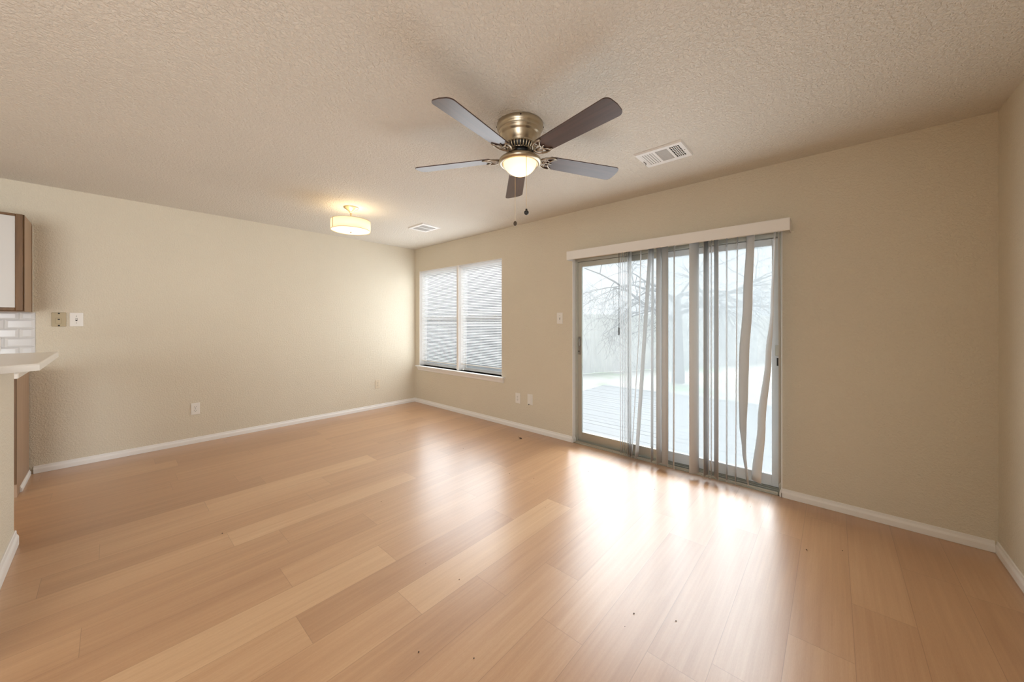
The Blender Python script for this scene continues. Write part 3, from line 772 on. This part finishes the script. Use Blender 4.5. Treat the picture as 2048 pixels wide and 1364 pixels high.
# ------------------------------------------------------------------ ceiling vents
M_VENT = mat('white_vent_enamel', (0.78,0.78,0.77), 0.4)
M_VGREY = mat('vent_damper_grey', (0.20,0.22,0.24), 0.6)  # even grey of the damper plate
def vent(x0, x1, y0, y1, label, sections):
    t = thing('ceiling_vent', label, 'air vent', ((x0+x1)/2, (y0+y1)/2, ROOM_H))
    zt = ROOM_H-0.0005; zb = ROOM_H-0.012
    fr = MB(); holes = [s_[:4] for s_ in sections]
    xs = sorted({x0,x1,*[h_[0] for h_ in holes],*[h_[1] for h_ in holes]}); ys = sorted({y0,y1,*[h_[2] for h_ in holes],*[h_[3] for h_ in holes]})
    for i in range(len(xs)-1):
        for k in range(len(ys)-1):
            mx_, my_ = (xs[i]+xs[i+1])/2, (ys[k]+ys[k+1])/2
            if any(h_[0] < mx_ < h_[1] and h_[2] < my_ < h_[3] for h_ in holes): continue
            fr.box(xs[i], xs[i+1], ys[k], ys[k+1], zb, zb+0.003)
    # sloped rim up to the ceiling
    e = 0.006
    fr.add([(x0-e,y0-e,zt),(x1+e,y0-e,zt),(x1+e,y1+e,zt),(x0-e,y1+e,zt),(x0,y0,zb),(x1,y0,zb),(x1,y1,zb),(x0,y1,zb)], [(0,1,5,4),(1,2,6,5),(2,3,7,6),(3,0,4,7)])
    obj('vent_frame', fr, M_VENT, t)
    obj('vent_throat', MB().box(x0+0.01, x1-0.01, y0+0.01, y1-0.01, zt-0.002, zt), M_DARK, t)
    for (a, b, c, d, kind) in sections:
        lv = MB()
        if kind == 'curved':       # louvres running along y, turned towards -x
            n = 5; w = (b-a)/n
            for q in range(n):
                xx = a+q*w
                lv.add([(xx,c,zb+0.001),(xx,d,zb+0.001),(xx+w*0.5,d,zb+0.002),(xx+w*0.5,c,zb+0.002),(xx+w*0.7,d,zb+0.006),(xx+w*0.7,c,zb+0.006)], [(0,3,2,1),(3,5,4,2)])
            obj('louvre', lv, M_VENT, t)
        elif kind == 'fine':       # many fine fins along x
            n = 16; w = (d-c)/n
            for q in range(n): lv.box(a, b, c+q*w+w*0.2, c+q*w+w*0.42, zb+0.0005, zb+0.004)
            obj('louvre', lv, M_VGREY if False else M_VENT, t)
            obj('damper', MB().box(a-0.004, b+0.004, c-0.004, d+0.004, zt-0.0060, zt-0.0040), M_VGREY, t)
        elif kind == 'grid':
            n = 5; w = (b-a)/n
            for q in range(1, n): lv.box(a+q*w-0.0022, a+q*w+0.0022, c, d, zb+0.0003, zb+0.006)
            n = 6; w = (d-c)/n
            for q in range(1, n): lv.box(a, b, c+q*w-0.0018, c+q*w+0.0018, zb+0.002, zb+0.005)
            obj('louvre', lv, M_VENT, t)
    return t
v1 = vent(3.985, 4.287, -0.838, -0.590, 'white ceiling register between the fan and the wall above the sliding door',
     [(4.010,4.092,-0.808,-0.630,'curved'), (4.108,4.186,-0.808,-0.630,'fine'), (4.202,4.262,-0.808,-0.630,'grid')])
obj('damper_lever', MB().bbox(3.996,4.000,-0.715,-0.665,ROOM_H-0.018,ROOM_H-0.012,0.001).tube([(3.998,-0.69,ROOM_H-0.014),(3.998,-0.672,ROOM_H-0.030)], 0.002, 6), M_SCREW, v1)
obj('vent_screw', MB().ball((4.274,-0.715,ROOM_H-0.012), 0.004, 8, 6), M_SCREW, v1)
v2 = vent(1.113, 1.420, -0.822, -0.568, 'small white ceiling register beside the drum light, near the window',
     [(1.150,1.262,-0.792,-0.600,'fine'), (1.282,1.375,-0.792,-0.600,'fine')])

# ------------------------------------------------------------------ wall plates (built facing -y at the origin, then turned)
def plate(name, label, cat, loc, rotz, kind, w=0.072, hgt=0.118, m=None, grp=None):
    m = m or M_PLASTIC
    t = thing(name, label, cat, loc, rotz, grp)
    pb = MB().bbox(-w/2, w/2, -0.006, 0.0, -hgt/2, hgt/2, 0.003)
    obj('cover_plate', pb, m, t, local=True)
    if kind == 'outlet':
        for s_ in (-1, 1):
            z = 0.0195*s_
            out = [(0.0165*cos(a), z+0.0165*sin(a)) for a in [2*pi*q/24 for q in range(24)]]
            out = [(x, max(z-0.0135, min(z+0.0135, zz))) for x, zz in out]
            rc = obj('receptacle', MB().prism(out[::-1], 'y', -0.008, -0.006), m, t, local=True)
            sl = MB().box(-0.0075,-0.0050,-0.0086,-0.0080,z-0.002,z+0.0075).box(0.0050,0.0072,-0.0086,-0.0080,z-0.001,z+0.0065)
            sl.lathe([(0.0001,0.0086),(0.0026,0.0086),(0.0026,0.008)], (0,0,z-0.0075), 10, axis='y')
            obj('slot', sl, M_DARK, rc, local=True)
        obj('screw', MB().lathe([(0.0001,0.0072),(0.003,0.0070),(0.0032,0.006)], (0,0,0), 10, axis='y'), M_SCREW, t, local=True)
    elif kind == 'switch':
        obj('toggle', MB().bbox(-0.0045,0.0045,-0.017,-0.005,-0.003,0.010,0.002), m, t, local=True)
        obj('toggle_slot', MB().box(-0.0055,0.0055,-0.0066,-0.006,-0.012,0.012), M_DARK, t, local=True)
        for z in (-0.03, 0.03): obj('screw', MB().lathe([(0.0001,0.0074),(0.003,0.0070),(0.0034,0.006)], (0,0,z), 10, axis='y'), M_SCREW, t, local=True)
    elif kind == 'phone':
        obj('jack_cover', MB().bbox(-0.017,0.014,-0.012,-0.006,-0.036,0.014,0.002), m, t, local=True)
        obj('jack_hole', MB().box(-0.006,0.006,-0.0126,-0.012,-0.004,0.006), M_DARK, t, local=True)
        for z in (-0.053, 0.053): obj('stud', MB().lathe([(0.0001,0.010),(0.0055,0.009),(0.006,0.006)], (0,0,z), 12, axis='y'), M_BLACK, t, local=True)
    elif kind == 'cable':
        obj('cable_cover', MB().bbox(-0.022,0.020,-0.014,-0.006,-0.048,0.048,0.003), m, t, local=True)
        obj('cable_end', MB().tube([(-0.014,-0.006,-0.056),(-0.014,-0.010,-0.066)], 0.005, 8), M_BLACK, t, local=True)
    return t
plate('wall_outlet', 'white duplex outlet low on the window wall, left of the plain cover plate', 'outlet', (2.186,-0.0002,0.362), 0, 'outlet', 0.076, 0.122)
plate('cable_plate', 'plain white cable cover plate right of the outlet under the light switch', 'wall plate', (2.375,-0.0002,0.372), 0, 'cable', 0.078, 0.126)
plate('light_switch', 'white toggle switch on the window wall beside the sliding door', 'switch', (2.791,-0.0002,1.317), 0, 'switch', 0.076, 0.122)
plate('wall_outlet', 'white duplex outlet low on the long left wall, midway along it', 'outlet', (0.0002,-2.672,0.362), pi/2, 'outlet', 0.072, 0.122)
plate('wall_outlet', 'small almond outlet low on the left wall, nearest the room corner', 'outlet', (0.0002,-0.643,0.362), pi/2, 'outlet', 0.074, 0.126, M_ALMOND)
plate('phone_jack', 'tan phone jack plate beside the white switch near the kitchen cabinet', 'phone jack', (0.0002,-3.567,1.298), pi/2, 'phone', 0.080, 0.122, M_IVORY)
plate('light_switch', 'white toggle switch beside the tan phone jack on the left wall', 'switch', (0.0002,-3.470,1.298), pi/2, 'switch', 0.078, 0.122)

# ------------------------------------------------------------------ kitchen edge at the left
KY = -3.722
# half wall carrying the bar top
struct('wall_kitchen', MB().box(1.538, 2.75, -3.750, -3.635, 0, 1.030), M_WALL)
kb = MB().prism([(-3.635+a,h) for a,h in bb_profile()], 'x', 1.4, 2.75)
struct('baseboard_kitchen', MB().prism([(-3.635+a*1.2,h*1.35) for a,h in bb_profile()], 'x', 1.528, 2.75), M_TRIM)
bt = MB(); 
poly = [(0.955,-3.512),(2.030,-3.507),(2.098,-3.615),(2.75,-3.615),(2.75,-4.00),(0.955,-4.00)]
def inset(pl, d):
    c_ = (sum(p[0] for p in pl)/len(pl), sum(p[1] for p in pl)/len(pl)); return [(p[0]+(d if p[0] < c_[0] else -d), p[1]+(d if p[1] < c_[1] else -d)) for p in pl]
lay = [(poly,1.0315),(poly,1.060),(inset(poly,0.003),1.0665),(inset(poly,0.007),1.068)]
n = len(poly); vs = []
for pl, z in lay: vs += [(x,y,z) for x, y in pl]
fs = [tuple(range(n)), tuple(range(3*n,4*n))[::-1]]
for i in range(3):
    for k in range(n): fs.append((i*n+k, (i+1)*n+k, (i+1)*n+(k+1)%n, i*n+(k+1)%n))
bt.add(vs, fs)
tag(obj('bar_countertop', bt, M_COUNTER, loc=(1.8,-3.75,1.0315)), 'white laminate bar top with clipped corner, resting on the half wall', 'countertop')

# base cabinet against the left wall
CB = thing('base_cabinet', 'oak kitchen base cabinet against the left wall, under the white counter', 'cabinet', (0.32, -4.3, 0))
obj('side_panel', MB().bbox(0.012, 0.590, KY-0.018, KY, 0.0, 0.868, 0.001), M_OAK_P, CB)
obj('carcass', MB().box(0.012, 0.585, -4.9, KY-0.018, 0.10, 0.868), M_OAK_P, CB)
obj('face_frame', MB().bbox(0.590, 0.610, -4.9, KY, 0.10, 0.868, 0.001), M_OAK_D, CB)
dd = obj('cabinet_door', MB().bbox(0.611, 0.630, -4.25, KY-0.03, 0.14, 0.66, 0.003), M_OAK_D, CB)
obj('toe_kick', MB().box(0.52, 0.535, -4.9, KY-0.018, 0.0, 0.10), M_DARK, CB)
obj('quarter_round', MB().prism([(KY+a*0.8+0.0003,h*0.7) for a,h in bb_profile()], 'x', 0.0145, 0.47), M_TRIM, CB)
tag(obj('kitchen_countertop', MB().bbox(0.0145, 0.650, -4.9, KY+0.012, 0.868, 0.905, 0.004), M_COUNTER, loc=(0.32,-4.3,0.868)), 'white kitchen counter below the tile backsplash, behind the bar top', 'countertop')
# upper cabinet
UC = thing('wall_cabinet', 'oak trimmed upper cabinet with white door, hung on the left wall', 'cabinet', (0.17, -4.2, 1.358))
UY = -3.709
obj('side_panel', MB().bbox(0.0005, 0.365, UY-0.018, UY, 1.358, 2.098, 0.001), M_OAK_P, UC)
obj('carcass', MB().box(0.0005, 0.36, -4.8, UY-0.018, 1.358, 2.098), M_OAK_P, UC)
ff = MB(); x0, x1 = 0.365, 0.385
ff.bbox(x0, x1, UY-0.028, UY-0.0005, 1.358, 2.098, 0.001); ff.bbox(x0, x1, -4.8, UY-0.028, 1.358, 1.385, 0.001); ff.bbox(x0, x1, -4.8, UY-0.028, 2.072, 2.098, 0.001)
ff.bbox(x0, x1, -4.8, -4.77, 1.385, 2.072, 0.001)
obj('face_frame', ff, M_OAK_D, UC)
ud = obj('cabinet_door', MB().bbox(0.386, 0.404, -4.35, UY-0.040, 1.385, 2.078, 0.002), M_LAM, UC)
de = MB(); de.bbox(0.386, 0.408, UY-0.040, UY-0.006, 1.362, 2.096, 0.003); de.bbox(0.386, 0.408, -4.35, UY-0.040, 1.362, 1.385, 0.003); de.bbox(0.386, 0.408, -4.35, UY-0.040, 2.078, 2.096, 0.003)
obj('door_trim', de, M_OAK_D, ud)
obj('scribe_trim', MB().bbox(0.0005, 0.010, UY+0.0005, UY+0.008, 1.36, 2.085, 0.002), M_WALL, UC)

# bevelled subway tile backsplash
BS = MB(); BS.box(0.0005, 0.004, -4.9, -3.690, 0.906, 1.356)
back = tag(obj('tile_backsplash', BS, M_GROUT, loc=(0.002,-4.3,0.906)), 'white glossy subway tile backsplash under the upper cabinet', 'backsplash')
zrow = [0.9184+0.0760*k for k in range(6)]
tl_ = MB()
OUTY = (-3.985, -3.853); OUTZ = (1.035, 1.160)
for r_, z0 in enumerate(zrow):
    z1 = min(z0+0.0735, 1.355)
    y1 = -3.6925 if r_%2 == 0 else -3.6925
    first = 0.152 if r_%2 == 0 else 0.080
    y = y1
    while y > -4.85:
        w = first if y == y1 else 0.152
        a, b = y-w+0.0025, y
        bv = 0.011; e0, e1 = 0.0040, 0.0105
        bz = min(bv, (z1-z0)*0.4)
        tl_.add([(e0,a,z0),(e0,b,z0),(e0,b,z1),(e0,a,z1),(e0+0.002,a,z0),(e0+0.002,b,z0),(e0+0.002,b,z1),(e0+0.002,a,z1),
                 (e1,a+bv*1.6,z0+bz),(e1,b-bv*1.6,z0+bz),(e1,b-bv*1.6,z1-bz),(e1,a+bv*1.6,z1-bz)],
                [(0,1,5,4),(1,2,6,5),(2,3,7,6),(3,0,4,7),(4,5,9,8),(5,6,10,9),(6,7,11,10),(7,4,8,11),(8,9,10,11)])
        y -= w
obj('tiles', tl_, M_TILE, back)
plate('wall_outlet', 'white outlet set in the tile backsplash above the kitchen counter', 'outlet', (0.0107,-3.895,1.095), pi/2, 'outlet', 0.072, 0.118)

# ------------------------------------------------------------------ debris on the floor
def leaf(x, y, r, rot, label):
    m_ = MB(); pts = [(-1,0),(-0.5,0.32),(0.1,0.38),(0.7,0.2),(1.0,0),(0.6,-0.25),(0,-0.34),(-0.6,-0.26)]
    vs = [(px*r, py*r, 0.002+0.25*r*abs(py)+0.1*r*(1-abs(px))) for px, py in pts]+[(0,0,0.0015)]
    fs = [(i,(i+1)%8,8) for i in range(8)]
    m_.add(vs, fs, True); m_.tube([(-r,0,0.003),(-1.5*r,0.15*r,0.006),(-2.1*r,0.35*r,0.003)], 0.0012, 5)
    m_.xf(Matrix.Translation((x,y,0)) @ Matrix.Rotation(rot, 4, 'Z'))
    return tag(obj('dry_leaf', m_, mat('dry_leaf_brown', (0.05,0.03,0.018), 0.8), loc=(x,y,0)), label, 'leaf')
leaf(2.458, -0.273, 0.028, radians(-20), 'dark dried leaf on the floor below the cable plate, near the baseboard')
CRUMB = mat('dirt_crumb', (0.07,0.05,0.035), 0.9)
cr_ = MB(); rc_ = random.Random(3)
spots = [(1.15,-0.75),(2.2,-0.5)]
for k in range(26):
    x, y = rc_.uniform(1.0,5.2), rc_.uniform(-2.9,-0.3)
    r = rc_.uniform(0.0015,0.0035); cr_.ball((x,y,r*0.6), r, 6, 4, 0.6)
co_ = tag(obj('floor_crumbs', cr_, CRUMB, loc=(3,-1.5,0)), 'tiny dark crumbs of dirt scattered over the laminate floor', 'dirt'); co_['kind'] = 'stuff'

# ================================================================== OUTSIDE
M_DECK = wood_mat('weathered_deck_board', (0.10,0.10,0.102), (0.15,0.15,0.152), 1.0, 'x', 0.8)
M_FENCE = wood_mat('weathered_fence_board', (0.56,0.545,0.53), (0.78,0.76,0.74), 1.0, 'z', 0.85, fine=0.35)
M_CEDAR = wood_mat('cedar_fence_board', (0.66,0.50,0.41), (0.80,0.66,0.57), 1.0, 'z', 0.85, fine=0.35)
M_BRICK = mat('orange_brick', (0.72,0.40,0.24), 0.85)
M_ROOF = mat('grey_shingle', (0.26,0.27,0.28), 0.9)
M_BARK = mat('grey_bark', (0.11,0.10,0.095), 0.9)
def ground_mat():
    m = mat('yard_ground', (0.3,0.3,0.2), 0.95); ns, ls, b = nodes(m)
    t = N(ns, 'ShaderNodeTexCoord'); n1 = N(ns, 'ShaderNodeTexNoise', Scale=0.55, Detail=5.0)
    ls.new(t.outputs['Object'], n1.inputs['Vector'])
    r = N(ns, 'ShaderNodeValToRGB'); e = r.color_ramp.elements
    e[0].position = 0.50; e[0].color = (0.40,0.38,0.33,1); e[1].position = 0.64; e[1].color = (0.22,0.32,0.16,1)
    ls.new(n1.outputs['Fac'], r.inputs[0]); ls.new(r.outputs[0], b.inputs['Base Color']); return m
struct('ground', MB().box(-25, 25, 0.2, 40, -0.5, -0.30), ground_mat())
dk = MB(); y = 0.16; rd = random.Random(5)
while y < 4.0:
    dk.bbox(1.2, 8.0, y, y+0.134, -0.16, -0.12+rd.uniform(-0.002,0.002), 0.004); y += 0.140
struct('deck', dk, M_DECK)
def fence(name, label, A, B, z0, z1, m, pick=0.14):
    A = Vector((*A,0)); B = Vector((*B,0)); d = (B-A); ln = d.length; d.normalize(); ang = math.atan2(d.y, d.x)
    t = thing(name, label, 'fence', (A.x, A.y, z0), ang)
    pk = MB(); rf = random.Random(int(ln*10)); x = 0
    while x < ln:
        h_ = z1-z0+rf.uniform(-0.02,0.02); w = pick-0.006; o_ = rf.uniform(-0.004,0.004)
        pk.add([(x,-0.009+o_,0.01),(x+w,-0.009+o_,0.01),(x+w,-0.009+o_,h_-0.03),(x+w-0.03,-0.009+o_,h_),(x+0.03,-0.009+o_,h_),(x,-0.009+o_,h_-0.03),
                (x,0.009+o_,0.01),(x+w,0.009+o_,0.01),(x+w,0.009+o_,h_-0.03),(x+w-0.03,0.009+o_,h_),(x+0.03,0.009+o_,h_),(x,0.009+o_,h_-0.03)],
               [(0,1,2,3,4,5),(11,10,9,8,7,6),(0,6,7,1),(1,7,8,2),(2,8,9,3),(3,9,10,4),(4,10,11,5),(5,11,6,0)])
        x += pick
    obj('pickets', pk, m, t, local=True)
    for zz in (0.3, (z1-z0)/2, z1-z0-0.3):
        obj('rail', MB().bbox(0, ln, 0.014, 0.052, zz-0.045, zz+0.045, 0.003), m, t, local=True)
    k = 0.0
    while k < ln:
        obj('post', MB().bbox(k, k+0.09, 0.053, 0.143, 0.0, z1-z0-0.02, 0.004), m, t, local=True); k += 2.4
    return t
fence('wooden_fence', 'weathered grey wooden fence along the yard beyond the sliding door', (-1.9,3.65), (5.6,19.8), -0.30, 1.52, M_FENCE)
fence('cedar_fence', 'pinkish cedar fence beyond the left half of the window', (-7.5,1.6), (-2.05,3.55), -0.30, 1.42, M_CEDAR)
HS = thing('neighbour_house', 'orange brick house with grey roof seen through the left mini blind', 'house', (-9.5, 7.0, -0.3))
obj('house_wall', MB().box(-12.5, -6.6, 3.2, 9.0, -0.3, 1.75).prism([(3.2,1.75),(9.0,1.75),(6.1,3.3)], 'x', -12.5, -6.6), M_BRICK, HS)
rf_ = MB(); rf_.prism([(2.9,1.62),(6.1,3.38),(9.3,1.62),(9.3,1.72),(6.1,3.50),(2.9,1.72)], 'x', -12.9, -6.75)
obj('house_roof', rf_, M_ROOF, HS)
H2 = thing('far_house', 'grey roofed house beyond the yard fence, behind the bare tree', 'house', (3.2, 24.0, -0.3))
obj('house_wall', MB().box(0.5, 8.0, 23.0, 29.0, -0.3, 1.5), M_FENCE, H2)
obj('house_roof', MB().prism([(22.5,1.4),(26,3.3),(29.5,1.4),(29.5,1.5),(26,3.42),(22.5,1.5)], 'x', 0.1, 8.4), M_ROOF, H2)

def tree(name, label, base, height, seed, lean, reach):
    R_ = random.Random(seed)
    t = thing(name, label, 'tree', base)
    tk_ = MB(); br = MB(); tw = MB()
    top = Vector(base)+Vector((lean[0], lean[1], height*0.45))
    tk_.tube([base, Vector(base)+Vector((lean[0]*0.3, lean[1]*0.3, height*0.2)), top], [0.16,0.13,0.10], 10)
    def grow(p, d, ln, r, depth):
        n_ = 7; pts = [p.copy()]; rs = [r]; q = p.copy(); dd_ = d.copy()
        for i in range(n_):
            dd_ = (dd_+Vector((R_.gauss(0,0.16), R_.gauss(0,0.16), R_.gauss(0,0.12)-0.085*(1 if depth > 0 else 0.6)))).normalized()
            q = q+dd_*(ln/n_); pts.append(q.copy()); rs.append(max(0.0022, r*(1-0.8*(i+1)/n_)))
        (br if depth < 2 else tw).tube(pts, rs, 6 if depth < 2 else 4, cap=False)
        if depth < 3:
            k_ = (7, 7, 6)[depth]
            for i in range(k_):
                j_ = R_.randint(2, n_); side = Vector((R_.gauss(0,1), R_.gauss(0,1), R_.gauss(0.05,0.6))).normalized()
                nd = (dd_*0.7+side*0.85).normalized()
                grow(pts[j_], nd, ln*R_.uniform(0.42,0.7), rs[j_]*0.62, depth+1)
    for i in range(9):
        a = 2*pi*i/9+R_.uniform(-0.3,0.3)
        d = Vector((cos(a), sin(a), R_.uniform(0.15,0.8))).normalized()
        grow(top-Vector((0,0,R_.uniform(0,height*0.15))), d, reach*R_.uniform(0.8,1.2), 0.055, 0)
    obj('trunk', tk_, M_BARK, t); obj('branches', br, M_BARK, t); obj('twigs', tw, M_BARK, t)
    return t
tree('bare_tree', 'bare winter tree with drooping branches, in the yard before the fence', (2.0,6.6,-0.30), 5.0, 4, (-0.1,0.2), 2.6)
tree('bare_tree', 'smaller bare tree in the yard beyond the right half of the window', (-3.7,6.0,-0.30), 4.4, 9, (0.1,0.1), 1.15)
